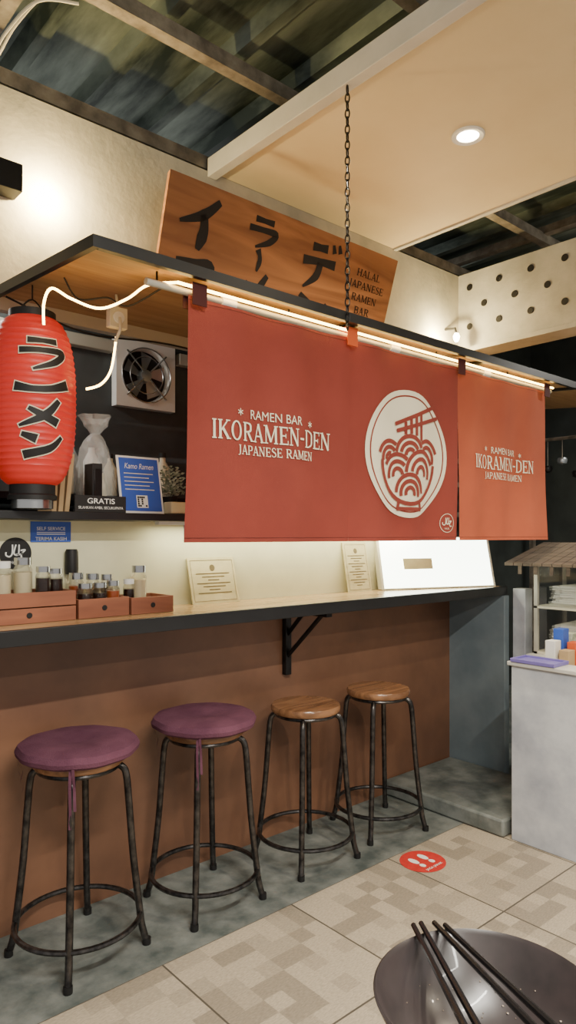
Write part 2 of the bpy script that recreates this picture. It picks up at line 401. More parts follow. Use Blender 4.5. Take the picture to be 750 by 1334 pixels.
# ------------------------------------------------------------------ counter
b=MB('bar_counter')
b.box((-1.0,2.20,1.112),(3.62,2.549,1.15),'counter'); b.box((-1.0,2.18,1.10),(3.62,2.20,1.152),'black')
b.box((-1.0,2.20,1.101),(3.62,2.549,1.112),'black')
for X in (2.22,.55):
    b.box((X-.018,2.52,.77),(X+.018,2.549,1.10),'blackmetal'); b.box((X-.018,2.24,1.075),(X+.018,2.53,1.0995),'blackmetal')
    b.tube([(X,2.53,.86),(X,2.29,1.08)],.012,'blackmetal',6)
    b.hexa([(X-.004,2.53,.95),(X+.004,2.53,.95),(X+.004,2.53,.98),(X-.004,2.53,.98)],[(X-.004,2.4,1.08),(X+.004,2.4,1.08),(X+.004,2.43,1.08),(X-.004,2.43,1.08)],'blackmetal')
b.finish(bevel=.002)
b=MB('wall_shelf'); b.box((-.6,2.40,1.506),(3.3,2.68,1.535),'black'); b.finish(bevel=.002)
b=MB('under_shelf_fill_bar'); b.box((1.45,2.44,1.492),(3.2,2.47,1.505),'white'); o=b.finish()  # bar added behind the noren to brighten the wall below the shelf
light('under_shelf_fill','AREA',(2.32,2.455,1.489),8,(1,.95,.66),(2.32,2.455,0),size=1.7,sy=.02,parent=o)

# ------------------------------------------------------------------ canopy
b=MB('canopy')
X0,X1,Y0,Y1=.905,4.6,1.85,2.745; zf,zb=2.31,2.385
b.hexa([(X0,Y0+.02,zf-.02),(X1,Y0+.02,zf-.02),(X1,Y1,zb-.02),(X0,Y1,zb-.02)],[(X0,Y0+.02,zf-.002),(X1,Y0+.02,zf-.002),(X1,Y1,zb-.002),(X0,Y1,zb-.002)],'ply')
b.hexa([(X0,Y0,zf-.034),(X1,Y0,zf-.034),(X1,Y0+.02,zf-.034),(X0,Y0+.02,zf-.034)],[(X0,Y0,zf+.002),(X1,Y0,zf+.002),(X1,Y0+.02,zf+.002),(X0,Y0+.02,zf+.002)],'black')
b.hexa([(X0-.02,Y0,zf-.034),(X0,Y0,zf-.034),(X0,Y1,zb-.034),(X0-.02,Y1,zb-.034)],[(X0-.02,Y0,zf+.002),(X0,Y0,zf+.002),(X0,Y1,zb+.002),(X0-.02,Y1,zb+.002)],'black')
for xx in (2.0,2.9,3.8):
    b.hexa([(xx,Y0+.02,zf-.032),(xx+.03,Y0+.02,zf-.032),(xx+.03,Y1,zb-.04),(xx,Y1,zb-.04)],[(xx,Y0+.02,zf-.02),(xx+.03,Y0+.02,zf-.02),(xx+.03,Y1,zb-.02),(xx,Y1,zb-.02)],'black')
b.box((X0,2.70,2.31),(X1,2.74,2.36),'conduit')
b.finish()

b=MB('hanging_chain')
z=3.17;i=0
while z>2.26:
    a=(i%2)*PI/2+.4
    pts=[]
    for j in range(12):
        t=2*PI*j/12; u=.0085*math.cos(t); w=.019*math.sin(t)
        pts.append((1.915+u*math.cos(a),1.835+u*math.sin(a),z-.019+w))
    b.tube(pts,.0028,'blackmetal',6,closed=True); z-=.030; i+=1
b.tube([(1.915,1.835,3.165),(1.915,1.84,3.20)],.004,'blackmetal',6)
b.finish()

b=MB('curtain_rod'); b.tube([(1.10,1.93,2.250),(3.64,1.93,2.250)],.012,'conduit',12)
for xx in (1.14,1.7,2.6,3.2,3.6):
    b.tube([(xx,1.93,2.252),(xx,1.93,2.29)],.004,'blackmetal',6)
for xx in (1.42,2.3,3.0): b.lathe((xx,1.93,2.250),[(.0,-.03),(.016,-.03),(.016,.03),(0,.03)],'white',14,Matrix.Rotation(PI/2,3,'Y'))
b.finish()
b=MB('led_strip_light')
b.tube([(.842,2.1,2.10),(.843,2.1,2.17),(.868,2.1,2.218),(.930,2.1,2.20),(1.028,2.1,2.19),(1.10,2.05,2.225),(1.13,1.97,2.255),(1.2,1.902,2.262)],.0042,'led',8,smooth=6)
b.tube([(1.2,1.902,2.262),(3.62,1.902,2.262)],.0055,'led',8)
b.tube([(1.19,2.3,2.17),(1.17,2.3,2.05),(1.13,2.3,1.99),(1.075,2.3,1.965)],.0042,'led',8,smooth=6)
b.finish()

# ------------------------------------------------------------------ noren
PAN=[(1.244,1.998),(2.006,2.732),(2.742,3.55)]
ZT,ZB=2.235,1.425
def cloth(pi):
    x0,x1=PAN[pi]
    def fn(x,z,off=0):
        f=(ZT-z)/(ZT-ZB)
        y=1.908+.014*f*math.sin((x-x0)*9+pi*1.3+f*1.5)+.009*math.sin((x-x0)*23+pi+f)*(.5+.7*f)+.006*f*math.sin(z*7+x*4)
        return (x,y-off,z)
    return fn
b=MB('noren_curtain')
for pi,(x0,x1) in enumerate(PAN):
    fn=cloth(pi); nx,nz=44,36; vs=[];fs=[]
    for j in range(nz+1):
        for i in range(nx+1):
            x=x0+(x1-x0)*i/nx; z=ZT+(ZB-ZT)*j/nz
            sag=.006*math.sin(PI*i/nx)*(1-j/nz)
            vs.append(fn(x,z-sag))
    for j in range(nz):
        for i in range(nx):
            a=j*(nx+1)+i; fs.append((a,a+1,a+nx+2,a+nx+1))
    k='noren_glow' if pi==2 else 'noren'
    b.add(vs,fs,k)
    for e in (ZB+.015,ZT-.015): b.ribbon([(x0+(x1-x0)*t/20,e) for t in range(21)],[.0015],fn,'maroon',.0012,n=1)
for xx,k in ((1.275,'maroon'),(2.0,'orange'),(2.74,'maroon'),(3.53,'maroon')):
    b.box((xx-.028,1.886,2.20),(xx+.028,1.890,2.268),k); b.box((xx-.028,1.886,2.268),(xx+.028,1.945,2.272),k); b.box((xx-.028,1.943,2.20),(xx+.028,1.947,2.27),k)
def star(mb,cx,cy,r,fn,k,off):
    for q in range(3):
        a=q*PI/3+PI/6; mb.ribbon([(cx-r*math.cos(a),cy-r*math.sin(a)),(cx+r*math.cos(a),cy+r*math.sin(a))],[r*.28],fn,k,off)
for pi,cx,zo in ((0,1.618,-.012),(2,3.130,-.014)):
    fn=cloth(pi)
    b.text('RAMEN BAR',cx,1.885+zo,.032,fn,'cream',width=.235,off=.005)
    star(b,cx-.165,1.888+zo,.012,fn,'cream',.005); star(b,cx+.165,1.878+zo,.012,fn,'cream',.005)
    serif(b,'IKORAMEN-DEN',cx,1.822+zo,.066,.56,fn,'cream',.005)
    serif(b,'JAPANESE RAMEN',cx,1.758+zo,.033,.36,fn,'cream',.005)
# logo
fn=cloth(1); lx,lz,R=2.368,1.800,.276
b.disc(lx,lz,R,R,fn,'cream',.004,rings=8,seg=56)
F=lambda x,y,o: fn(lx+x*R,lz+y*R,o)
def RB(pts,w,o=.007,k='noren',sm=True,n=6): b.ribbon(pts,[w],F,k,o,smooth=sm,n=n)
b.disc(0,0,.92,.92,F,'noren',.006,rings=1,seg=56,r0=.975)
HILLS=[(-.46,-.10,.27),(.44,-.06,.30),(.0,-.02,.30),(-.27,-.34,.32),(.27,-.30,.36),(.0,-.62,.30)]
BC=(0,-.14,.60)
def visible(x,y,hi):
    if y<BC[1] and (x-BC[0])**2+(y-BC[1])**2>(BC[2]-.03)**2: return False
    if y>=BC[1] and abs(x)>.72: return False
    for j in range(hi+1,len(HILLS)):
        cx,cy,r=HILLS[j]
        if (x-cx)**2+(y-cy)**2<(r+.035)**2: return False
    return True
def clipped(pts,w,hi,o):
    run=[]
    for p in pts+[None]:
        if p is not None and visible(p[0],p[1],hi): run.append(p)
        else:
            if len(run)>2: RB(run,w,o,n=1)
            run=[]
for hi,(cx,cy,rm) in enumerate(HILLS):
    for q in (1,.66,.32):
        r=rm*q
        clipped([(cx+r*math.cos(-.3+(PI+.6)*t/44),cy+r*math.sin(-.3+(PI+.6)*t/44)) for t in range(45)],.065,hi,.008)
for xx,zt in ((-.10,.50),(.02,.56),(.14,.60),(.26,.66)):
    clipped([(xx,zt-(zt+.1)*t/30) for t in range(31)],.06,-1,.008)
for (a,c) in (((-.34,.44),(.66,.82)),((-.30,.34),(.74,.64))): RB([a,c],.06,.0095)
RB([(-.66,-.12),(-.66,-.16)],.06,.0085)
RB([(.66*math.cos(PI+PI*t/20),-.14+.64*math.sin(PI+PI*t/20)) for t in range(0,21)],.065,.0085,n=1)
RB([(-.30,-.86),(.30,-.86)],.06,.0085); RB([(-.28,-.86),(-.24,-.72)],.06,.0086); RB([(.28,-.86),(.24,-.72)],.06,.0086)
hx,hz=2.655,1.505
b.disc(hx,hz,.044,.044,fn,'cream',.004,rings=1,seg=28,r0=.94)
halal(b,hx,hz,.040,fn,'cream',.004)
b.finish(angle=80)

# ------------------------------------------------------------------ wood sign
def sfn(x,z,off=0): return (x,2.54+(3.01-z)*.31-off,z+off*.3)
b=MB('wooden_signboard')
bx0,bx1,z1,z0=1.567,3.065,3.01,2.47
b.hexa([sfn(bx0,z0),sfn(bx1,z0),sfn(bx1,z0,-.022),sfn(bx0,z0,-.022)],[sfn(bx0,z1),sfn(bx1,z1),sfn(bx1,z1,-.022),sfn(bx0,z1,-.022)],'signwood')
for ch,cz in (('i',2.85),('ko',2.61)): kana(b,ch,1.75,cz,.25,.21,sfn,'ink',.003,tw=1.3)
for ch,cz,w,h in (('ra',2.895,.20,.12),('bar',2.775,.2,.10),('me',2.65,.22,.15),('n',2.53,.2,.10)): kana(b,ch,2.10,cz,w,h,sfn,'ink',.003,tw=1.7)
for ch,cz in (('de',2.845),('n',2.61)): kana(b,ch,2.49,cz,.25,.21,sfn,'ink',.003,tw=1.3)
for t,cz,w in (('HALAL',2.885,.19),('JAPANESE',2.825,.28),('RAMEN',2.762,.20),('BAR',2.70,.12)): serif(b,t,2.86,cz,.036,w,sfn,'ink',.003)
b.finish()
b=MB('signboard_wire')
for xx in (2.25,2.32): b.tube([(xx,2.545,3.012),(xx,2.60,3.045),(xx,2.747,3.08)],.002,'blackmetal',6)
b.finish()

# ------------------------------------------------------------------ lantern
lc=(.922,2.40); zc=1.912; H=.29; RL=.145
def lr(z):
    t=abs(z-zc)/H
    return .068+(RL-.068)*(max(0,1-t**2.6))**.5 if t<1 else .068
b=MB('paper_lantern')
prof=[]; n=112
for i in range(n+1):
    z=zc-H+2*H*i/n
    prof.append((lr(z)+(.0026 if i%4 in(0,) else 0),z))
b.lathe((lc[0],lc[1],0),prof,'red_l',48)
b.lathe((lc[0],lc[1],0),[(.06,zc+H-.005),(.078,zc+H-.005),(.078,zc+H+.022),(.06,zc+H+.022)],'ink',36)
b.lathe((lc[0],lc[1],0),[(.06,zc-H-.05),(.082,zc-H-.05),(.082,zc-H-.035),(.076,zc-H-.03),(.076,zc-H+.006),(.06,zc-H+.006)],'ink',36)
b.lathe((lc[0],lc[1],0),[(.05,zc-H-.083),(.07,zc-H-.08),(.07,zc-H-.05),(.05,zc-H-.05)],'chrome',36)
b.tube([(lc[0]-.05,lc[1],zc+H+.02),(lc[0],lc[1],zc+H+.07),(lc[0]+.05,lc[1],zc+H+.02)],.003,'blackmetal',6,smooth=5)
b.tube([(lc[0],lc[1],zc+H+.07),(lc[0],lc[1],2.322)],.003,'blackmetal',6)
a0=math.atan2(-lc[1],-lc[0])+math.radians(12)
def lfn(x,z,off=0):
    r=lr(z)+off; a=a0+x/RL
    return (lc[0]+r*math.cos(a),lc[1]+r*math.sin(a),z)
for ex,k,of in ((.004,'cream',.005),(0,'ink',.007)):
    kana(b,'ra',0,2.050,.18,.10,lfn,k,of,extra=ex,tw=1.45)
    b.ribbon([(-.085,1.940),(-.03,1.932),(.03,1.938),(.088,1.958)],[.030,.020,.022,.034],lfn,k,of,extra=ex)
    kana(b,'me',0,1.855,.17,.09,lfn,k,of,extra=ex,tw=1.8)
    kana(b,'n',0,1.752,.17,.08,lfn,k,of,extra=ex,tw=1.9)
b.finish(angle=50)

# ------------------------------------------------------------------ socket, cable
b=MB('power_socket')
b.box((1.155,2.28,2.20),(1.225,2.31,2.275),'offwhite'); b.lathe((1.19,2.28,2.237),[(0,-.006),(.022,-.006),(.022,.004),(0,.004)],'white',20,Matrix.Rotation(PI/2,3,'X'))
b.tube([(1.19,2.29,2.275),(1.19,2.30,2.325)],.005,'offwhite',8)
b.tube([(1.19,2.275,2.235),(1.185,2.26,2.19),(1.18,2.29,2.15)],.006,'offwhite',8,smooth=5)
b.finish(bevel=.004)
b=MB('hanging_cable')
b.tube([(.95,2.2,2.30),(1.0,2.2,2.24),(1.08,2.15,2.25),(1.13,2.1,2.22),(1.2,2.0,2.27)],.003,'ink',6,smooth=6)
b.tube([(.9,2.6,2.33),(1.2,2.58,2.25),(1.6,2.6,2.28),(2.1,2.6,2.26)],.004,'ink',6,smooth=6)
b.finish()

# ------------------------------------------------------------------ exhaust fan
b=MB('exhaust_fan')
fx,fz,fy=1.80,2.27,3.199
h=.17
vs=[];N=40
def sq(a): 
    m=max(abs(math.cos(a)),abs(math.sin(a))); return (h*math.cos(a)/m,h*math.sin(a)/m)
for j in range(N):
    a=2*PI*j/N+PI/4; s_=sq(a)
    vs+= [(fx+s_[0],fy-.05,fz+s_[1]),(fx+.14*math.cos(a),fy-.05,fz+.14*math.sin(a)),(fx+s_[0],fy-.001,fz+s_[1]),(fx+.13*math.cos(a),fy-.012,fz+.13*math.sin(a))]
fs=[]
for j in range(N):
    k=(j+1)%N; fs+=[(4*j,4*j+1,4*k+1,4*k),(4*j,4*k,4*k+2,4*j+2),(4*j+1,4*j+3,4*k+3,4*k+1)]
b.add(vs,fs,'white')
Mx=Matrix.Rotation(PI/2,3,'X')
b.lathe((fx,fy-.008,fz),[(0,-.002),(.132,-.002),(.132,.002),(0,.002)],'ink',36,Mx)
for q in range(5):
    a=q*2*PI/5+.3
    p=lambda r,da,dy:(fx+r*math.cos(a+da),fy-.025+dy,fz+r*math.sin(a+da))
    b.add([p(.03,-.3,0),p(.118,-.42,.008),p(.125,.22,-.012),p(.035,.5,-.006)],[(0,1,2,3)],'fanmetal')
b.lathe((fx,fy-.03,fz),[(0,.022),(.03,.02),(.036,.0),(.036,-.02),(0,-.02)],'fanmetal',24,Mx)
for q in range(4):
    a=q*PI/2+PI/4; b.tube([(fx+.03*math.cos(a),fy-.056,fz+.03*math.sin(a)),(fx+.16*math.cos(a),fy-.055,fz+.16*math.sin(a))],.0045,'chrome',6)
for rr in (.14,.095): b.tube([(fx+rr*math.cos(2*PI*j/32),fy-.054,fz+rr*math.sin(2*PI*j/32)) for j in range(32)],.003,'chrome',6,closed=True)
b.finish()

# ------------------------------------------------------------------ shelf items
def yf(Y): return lambda x,z,off=0:(x,Y-off,z)
b=MB('kraft_menu_folder')
for i,(x,lean) in enumerate(((1.045,.012),(1.070,.018),(1.095,.022))):
    b.hexa([(x,2.53,1.536),(x+.018,2.53,1.536),(x+.018,2.67,1.536),(x,2.67,1.536)],[(x+lean,2.53,1.76),(x+lean+.018,2.53,1.76),(x+lean+.018,2.67,1.76),(x+lean,2.67,1.76)],'kraft')
b.finish(bevel=.001)
for bn,bx,bs in (('plastic_bag',1.245,1.0),('plastic_bag.001',1.20,.86)):
    b=MB(bn); by=2.585 if bs==1 else 2.80
    pr=[(.04,0),(.066,.01),(.072,.05),(.074,.09),(.07,.14),(.068,.18),(.06,.22),(.052,.26),(.040,.29),(.030,.305),(.018,.318),(.030,.335),(.045,.35),(.05,.37),(.062,.39)]
    zz0=1.536 if bs==1 else 1.62
    b.lathe((bx,by,zz0),[(r*bs,z*bs) for r,z in pr],'plastic_bag',40,wob=lambda a,i:1+.10*math.sin(3*a+i*.8)+.07*math.sin(8*a+i*1.7)+.05*math.sin(15*a-i*2.3),cap=(bs==1))
    b.lathe((bx-.022,by,zz0+.003),[(0,0),(.026,0),(.026,.14),(.012,.17),(.012,.19),(0,.19)],'white',16)
    b.lathe((bx+.032,by+.01,zz0+.003),[(0,0),(.022,0),(.022,.11),(.012,.14),(.012,.16),(0,.16)],'salt',16)
    b.finish(angle=25)
b=MB('back_shelf'); b.box((.3,2.69,1.59),(2.6,3.19,1.618),'blackmetal'); 
for xx in (.34,2.52): b.box((xx,2.75,0.001),(xx+.04,2.79,1.59),'blackmetal'); b.box((xx,3.14,0.001),(xx+.04,3.18,1.59),'blackmetal')
b.finish(bevel=.002)
# bottles on the back shelf
for i,(x,y,r,h,k) in enumerate(((1.36,2.86,.035,.24,'white'),(1.47,2.90,.030,.20,'salt'),(1.72,2.86,.036,.22,'offwhite'))):
    b=MB('storage_bottle'+('' if i==0 else '.%03d'%i)); b.lathe((x,y,1.619),[(0,0),(r,0),(r,h*.65),(r*.4,h*.82),(r*.4,h*.9),(0,h*.9)],k,18); b.lathe((x,y,1.619),[(0,h*.9),(r*.48,h*.9),(r*.48,h),(0,h)],'ink',16); b.finish()
b=MB('black_box_file'); b.box((1.16,2.43,1.536),(1.20,2.50,1.72),'ink'); b.box((1.165,2.426,1.56),(1.195,2.43,1.70),'blackmetal'); b.finish(bevel=.002)
b=MB('shelf_sign_plate')
b.box((1.08,2.405,1.5355),(1.285,2.413,1.597),'ink'); b.box((1.08,2.413,1.5355),(1.285,2.422,1.545),'ink')
b.text('GRATIS',1.183,1.577,.020,yf(2.4045),'white',width=.11,bold=.01); b.text('SILAHKAN AMBIL SECUKUPNYA',1.183,1.552,.010,yf(2.4045),'white',width=.18)
b.finish()
b=MB('menu_card_stand')
def mfn(x,z,off=0): return (x,2.44+(z-1.536)*.2-off,z)
b.hexa([mfn(1.285,1.536),mfn(1.475,1.536),mfn(1.475,1.536,-.006),mfn(1.285,1.536,-.006)],[mfn(1.285,1.765),mfn(1.475,1.765),mfn(1.475,1.765,-.006),mfn(1.285,1.765,-.006)],'white')
b.add([mfn(1.293,1.545,.001),mfn(1.467,1.545,.001),mfn(1.467,1.757,.001),mfn(1.293,1.757,.001)],[(0,1,2,3)],'bluesign')
b.text('Kamo Ramen',1.38,1.725,.022,mfn,'white',width=.13,off=.002,shear=.3)
for i in range(5): b.ribbon([(1.31,1.695-i*.016),(1.44-(i%2)*.02,1.695-i*.016)],[.003],mfn,'cream',.002)
b.ribbon([(1.355,1.583),(1.405,1.583)],[.05],mfn,'white',.002)
for i in range(5):
    for j in range(5):
        if random.random()<.5: b.ribbon([(1.359+i*.0085,1.566+j*.0085),(1.3665+i*.0085,1.566+j*.0085)],[.007],mfn,'ink',.003)
b.box((1.355,2.48,1.5355),(1.405,2.54,1.539),'white')
b.finish()
b=MB('potted_plant')
b.lathe((1.555,2.53,1.536),[(.0,0),(.026,0),(.034,.07),(.036,.075),(.028,.075),(.0,.068)],'ink',20)
for i in range(300):
    a=random.uniform(0,2*PI); e=random.uniform(.1,1.5); r=random.uniform(.02,.085)
    p=Vector((1.555+r*math.cos(a)*math.cos(e),2.53+r*math.sin(a)*math.cos(e)*.8,1.615+r*1.6*math.sin(e)))
    d=Vector((math.cos(a),math.sin(a),random.uniform(-.3,.8))).normalized()*.018; s_=d.cross(Vector((random.random(),random.random(),1))).normalized()*.006
    b.add([p-d*.5,p+s_,p+d*.6,p-s_],[(0,1,2,3)],'leaf')
for i in range(9):
    a=i*.7; b.tube([(1.555,2.53,1.60),(1.555+.04*math.cos(a),2.53+.03*math.sin(a),1.66+.01*(i%4))],.0015,'leaf',5)
b.finish()
b=MB('tissue_box'); b.box((1.49,2.41,1.536),(1.62,2.47,1.585),'salt'); b.ribbon([(1.53,2.44),(1.58,2.44)],[.02],lambda x,y,o:(x,y,1.5855),'paper'); b.finish(bevel=.004)
for nm,x0,x1,z0,z1 in (('wall_notice_sign',.972,1.126,1.430,1.500),('wall_notice_sign.001',1.64,1.80,1.430,1.500)):
    b=MB(nm); b.box((x0,2.545,z0-.006),(x1,2.5495,z1),'bluesign'); c=(x0+x1)/2
    b.text('SELF SERVICE',c,1.474,.013,yf(2.5445),'white',width=.11,bold=.01); 
    for i in range(2): b.ribbon([(c-.055,1.460-i*.007),(c+.055,1.460-i*.007)],[.0028],yf(2.5445),'white')
    b.text('TERIMA KASIH',c,1.436,.013,yf(2.5445),'white',width=.12,bold=.012); b.finish()
b=MB('round_halal_sign')
b.lathe((.917,2.5495,1.383),[(0,0),(.058,0),(.058,.003),(0,.003)],'ink',32,Matrix.Rotation(PI/2,3,'X'))
halal(b,.917,1.383,.052,yf(2.546),'white',0)
b.finish()
for nm,x0,x1,z1 in (('certificate_card',1.648,1.897,1.35),('certificate_card.001',2.61,2.79,1.41)):
    b=MB(nm); y0,y1=2.49,2.54
    fnc=lambda x,z,off=0:(x,y0+(z-1.1505)/(z1-1.1505)*(y1-y0)-off,z)
    b.hexa([fnc(x0,1.1505),fnc(x1,1.1505),fnc(x1,1.1505,-.006),fnc(x0,1.1505,-.006)],[fnc(x0,z1),fnc(x1,z1),fnc(x1,z1,-.006),fnc(x0,z1,-.006)],'cert')
    w=x1-x0; hh=z1-1.15; c=(x0+x1)/2
    for q in (x0+.012,x1-.012): b.ribbon([(q,1.162),(q,z1-.012)],[.002],fnc,'certink',.001)
    for q in (1.162,z1-.012): b.ribbon([(x0+.012,q),(x1-.012,q)],[.002],fnc,'certink',.001)
    b.disc(c,z1-.045,.014,.014,fnc,'certink',.001,rings=2,seg=18)
    for i in range(int((hh-.09)/.014)): b.ribbon([(c-w*(.36-.12*(i%3)),z1-.07-i*.014),(c+w*(.36-.12*(i%3)),z1-.07-i*.014)],[.004],fnc,'certink',.001)
    b.finish()

A=Vector((2.85,2.47));Bp=Vector((3.565,2.225)); dn=Vector((-(Bp-A).y,(Bp-A).x)).normalized()
if dn.y<0: dn=-dn
def bxf(s_,z,off=0):
    p=A.lerp(Bp,s_)+dn*((z-1.152)*.25-off); return (p.x,p.y,z)
b=MB('lightbox_menu')
b.hexa([bxf(0,1.153),bxf(1,1.153),bxf(1,1.153,-.045),bxf(0,1.153,-.045)],[bxf(0,1.44),bxf(1,1.44),bxf(1,1.44,-.045),bxf(0,1.44,-.045)],'offwhite')
b.add([bxf(.02,1.160,.001),bxf(.98,1.160,.001),bxf(.98,1.435,.001),bxf(.02,1.435,.001)],[(0,1,2,3)],'box_em')
b.add([bxf(.20,1.26,.004),bxf(.45,1.26,.004),bxf(.45,1.32,.004),bxf(.20,1.32,.004)],[(0,1,2,3)],'cert')
b.finish()

# ------------------------------------------------------------------ condiments
def crate(nm,x0,x1,z0,z1,two=False):
    b=MB(nm); y0,y1=2.33,2.50; t=.010
    lv=[(z0,z1)] if not two else [(z0,(z0+z1)/2-.002),((z0+z1)/2+.002,z1)]
    for a,c in lv:
        b.box((x0,y0,a),(x1,y0+t,c),'boxwood'); b.box((x0,y1-t,a),(x1,y1,c),'boxwood')
        b.box((x0,y0+t,a),(x0+t,y1-t,c),'boxwood'); b.box((x1-t,y0+t,a),(x1,y1-t,c),'boxwood'); b.box((x0+t,y0+t,a),(x1-t,y1-t,a+.006),'boxwood')
    b.lathe(((x0+x1)/2,y0-.0005,(z0+z1)/2-(.025 if two else 0)),[(0,0),(.010,0),(.010,.002),(0,.002)],'ink',16,Matrix.Rotation(PI/2,3,'X'))
    b.finish(bevel=.0015)
crate('wooden_crate',.72,1.05,1.151,1.255,True)
crate('wooden_crate.001',1.06,1.258,1.151,1.220)
crate('wooden_crate.002',1.268,1.45,1.151,1.214)
def jar(nm,x,y,z,r,h,fill,lid):
    b=MB(nm)
    b.lathe((x,y,z),[(0,0),(r,0),(r,h*.74),(r*.8,h*.82),(r*.8,h*.86),(0,h*.86)],'glass',20)
    b.lathe((x,y,z+.002),[(0,0),(r*.92,0),(r*.92,h*.66),(0,h*.66)],fill,18)
    b.lathe((x,y,z),[(0,h*.84),(r*.92,h*.84),(r*.92,h),(0,h)],lid,20); b.finish()
js=[(.82,2.40,1.216,.028,.145,'salt','white'),(.90,2.43,1.216,.032,.155,'salt','chrome'),(.950,2.375,1.216,.026,.125,'sauce','chrome'),(1.005,2.41,1.216,.030,.115,'sauce','chrome'),
(1.10,2.365,1.16,.028,.115,'sauce','chrome'),(1.105,2.45,1.16,.028,.150,'chili','chrome'),(1.160,2.37,1.16,.027,.115,'sauce','chrome'),(1.17,2.45,1.16,.026,.145,'salt','chrome'),(1.218,2.38,1.16,.025,.12,'chili','chrome'),(1.228,2.45,1.16,.024,.14,'sauce','chrome'),
(1.305,2.42,1.16,.022,.12,'sauce','white'),(1.36,2.44,1.16,.030,.17,'salt','chrome')]
for i,j in enumerate(js): jar('condiment_jar'+('' if i==0 else '.%03d'%i),*j)
b=MB('pepper_grinder')
b.lathe((1.12,2.524,1.151),[(0,0),(.024,0),(.025,.10),(.022,.15),(.0,.15)],'glass',20); b.lathe((1.12,2.524,1.152),[(0,0),(.021,0),(.021,.07),(0,.07)],'salt',18)
b.lathe((1.12,2.524,1.151),[(0,.15),(.023,.15),(.025,.17),(.024,.235),(.02,.245),(0,.245)],'ink',20); b.finish()

# ------------------------------------------------------------------ stools
def stool(nm,x,y,cush,rot):
    b=MB(nm); va=math.atan2(-y,-x)+rot
    S=.69
    b.lathe((x,y,0),[(0,S-.034),(.150,S-.034),(.156,S-.028),(.158,S-.012),(.152,S-.002),(.13,S),(.0,S-.004)],'seatwood',40)
    b.tube([(x+.135*math.cos(2*PI*j/32),y+.135*math.sin(2*PI*j/32),S-.044) for j in range(32)],.009,'darksteel',8,closed=True)
    for q in range(4):
        a=va+q*PI/2
        p=lambda r,z:(x+r*math.cos(a),y+r*math.sin(a),z)
        b.tube([p(.06,S-.044),p(.12,S-.046),p(.150,S-.058),p(.163,S-.09),p(.172,.50),p(.186,.32),p(.207,.14),p(.216,.07),p(.232,.012)],.0125,'darksteel',10,smooth=5)
        b.lathe(p(.233,0.001)[:2]+(0.001,),[(0,0),(.015,0),(.015,.022),(0,.022)],'ink',12)
    b.tube([(x+.212*math.cos(2*PI*j/48),y+.212*math.sin(2*PI*j/48),.115) for j in range(48)],.0095,'darksteel',8,closed=True)
    if cush:
        wob=lambda a,i:1+.014*math.sin(10*a)+.012*math.sin(3*a+1)
        b.lathe((x,y,0),[(0,S+.002),(.12,S+.002),(.185,S-.004),(.205,S+.008),(.208,S+.022),(.198,S+.040),(.16,S+.052),(.08,S+.050),(.02,S+.038),(0,S+.036)],'purple',48,wob=wob)
        for q,L in ((-.12,.20),(-1.45,.12)):
            a=va+q-rot; p=lambda r,z,da=0:(x+r*math.cos(a+da),y+r*math.sin(a+da),z)
            for w in (-.015,.03):
                vs=[]
                for i in range(9):
                    f=i/8; rr=.196-.012*f+.006*math.sin(f*7+w*40); zz=S+.006-L*f*(1 if w<0 else .7)
                    vs+=[p(rr,zz,w*(1+f)-.024),p(rr,zz,w*(1+f)+.024)]
                b.add(vs,[(2*i,2*i+1,2*i+3,2*i+2) for i in range(8)],'purple')
    b.finish()
stool('bar_stool',1.045,2.297,True,-.14)
stool('bar_stool.001',1.575,2.297,True,-.16)
stool('bar_stool.002',2.125,2.297,False,-.08)
stool('bar_stool.003',2.62,2.297,False,-.16)

b=MB('floor_sticker'); ff=lambda x,y,o=0:(x,y,.0015+o)
b.disc(2.475,1.91,.105,.10,ff,'redstick',0,rings=3,seg=36)
for sx in (-.032,.032):
    b.disc(2.475+sx,1.935,.016,.03,ff,'paper',.0008,rings=2,seg=18); b.disc(2.475+sx,1.885,.013,.016,ff,'paper',.0008,rings=2,seg=18)
b.text('JAGA JARAK',2.475,1.845,.018,ff,'paper',width=.11,off=.0008,bold=.01)
b.finish()

# ------------------------------------------------------------------ lamps
b=MB('wall_lamp'); b.box((.89,2.66,2.765),(.985,2.749,2.87),'ink'); b.box((.985,2.68,2.785),(.988,2.735,2.85),'bulb'); o=b.finish(bevel=.003)
light('wall_lamp_light','POINT',(1.11,2.685,2.81),34,(1,.76,.36),size=.02,parent=o)
b=MB('bulb_lamp'); b.lathe((3.80,2.66,2.74),[(0,.03),(.014,.025),(.022,.005),(.018,-.015),(.009,-.03),(0,-.03)],'bulb',18); b.tube([(3.80,2.66,2.765),(3.80,2.67,2.80),(3.80,2.749,2.81)],.008,'ink',8); o=b.finish()
light('bulb_lamp_light','POINT',(3.68,2.68,2.72),24,(1,.80,.40),size=.02,parent=o)
for i,(x,y) in enumerate(((2.585,1.75),(2.585,.25),(2.585,-1.2))):  # first one is in view; the other two are added, unseen, for room light
    b=MB('recessed_downlight'+('' if i==0 else '.%03d'%i))
    b.lathe((x,y,3.1985),[(.048,0),(.072,0),(.072,-.006),(.066,-.010),(.048,-.006),(.048,0)],'white',32,cap=False); b.lathe((x,y,3.1975),[(0,0),(.047,0),(.047,-.002),(0,-.002)],'bulb',24)
    o=b.finish(); light('downlight_beam','SPOT',(x,y,3.18),130,(1,.87,.66),(x,y,0),size=.05,parent=o,angle=150,blend=.8)
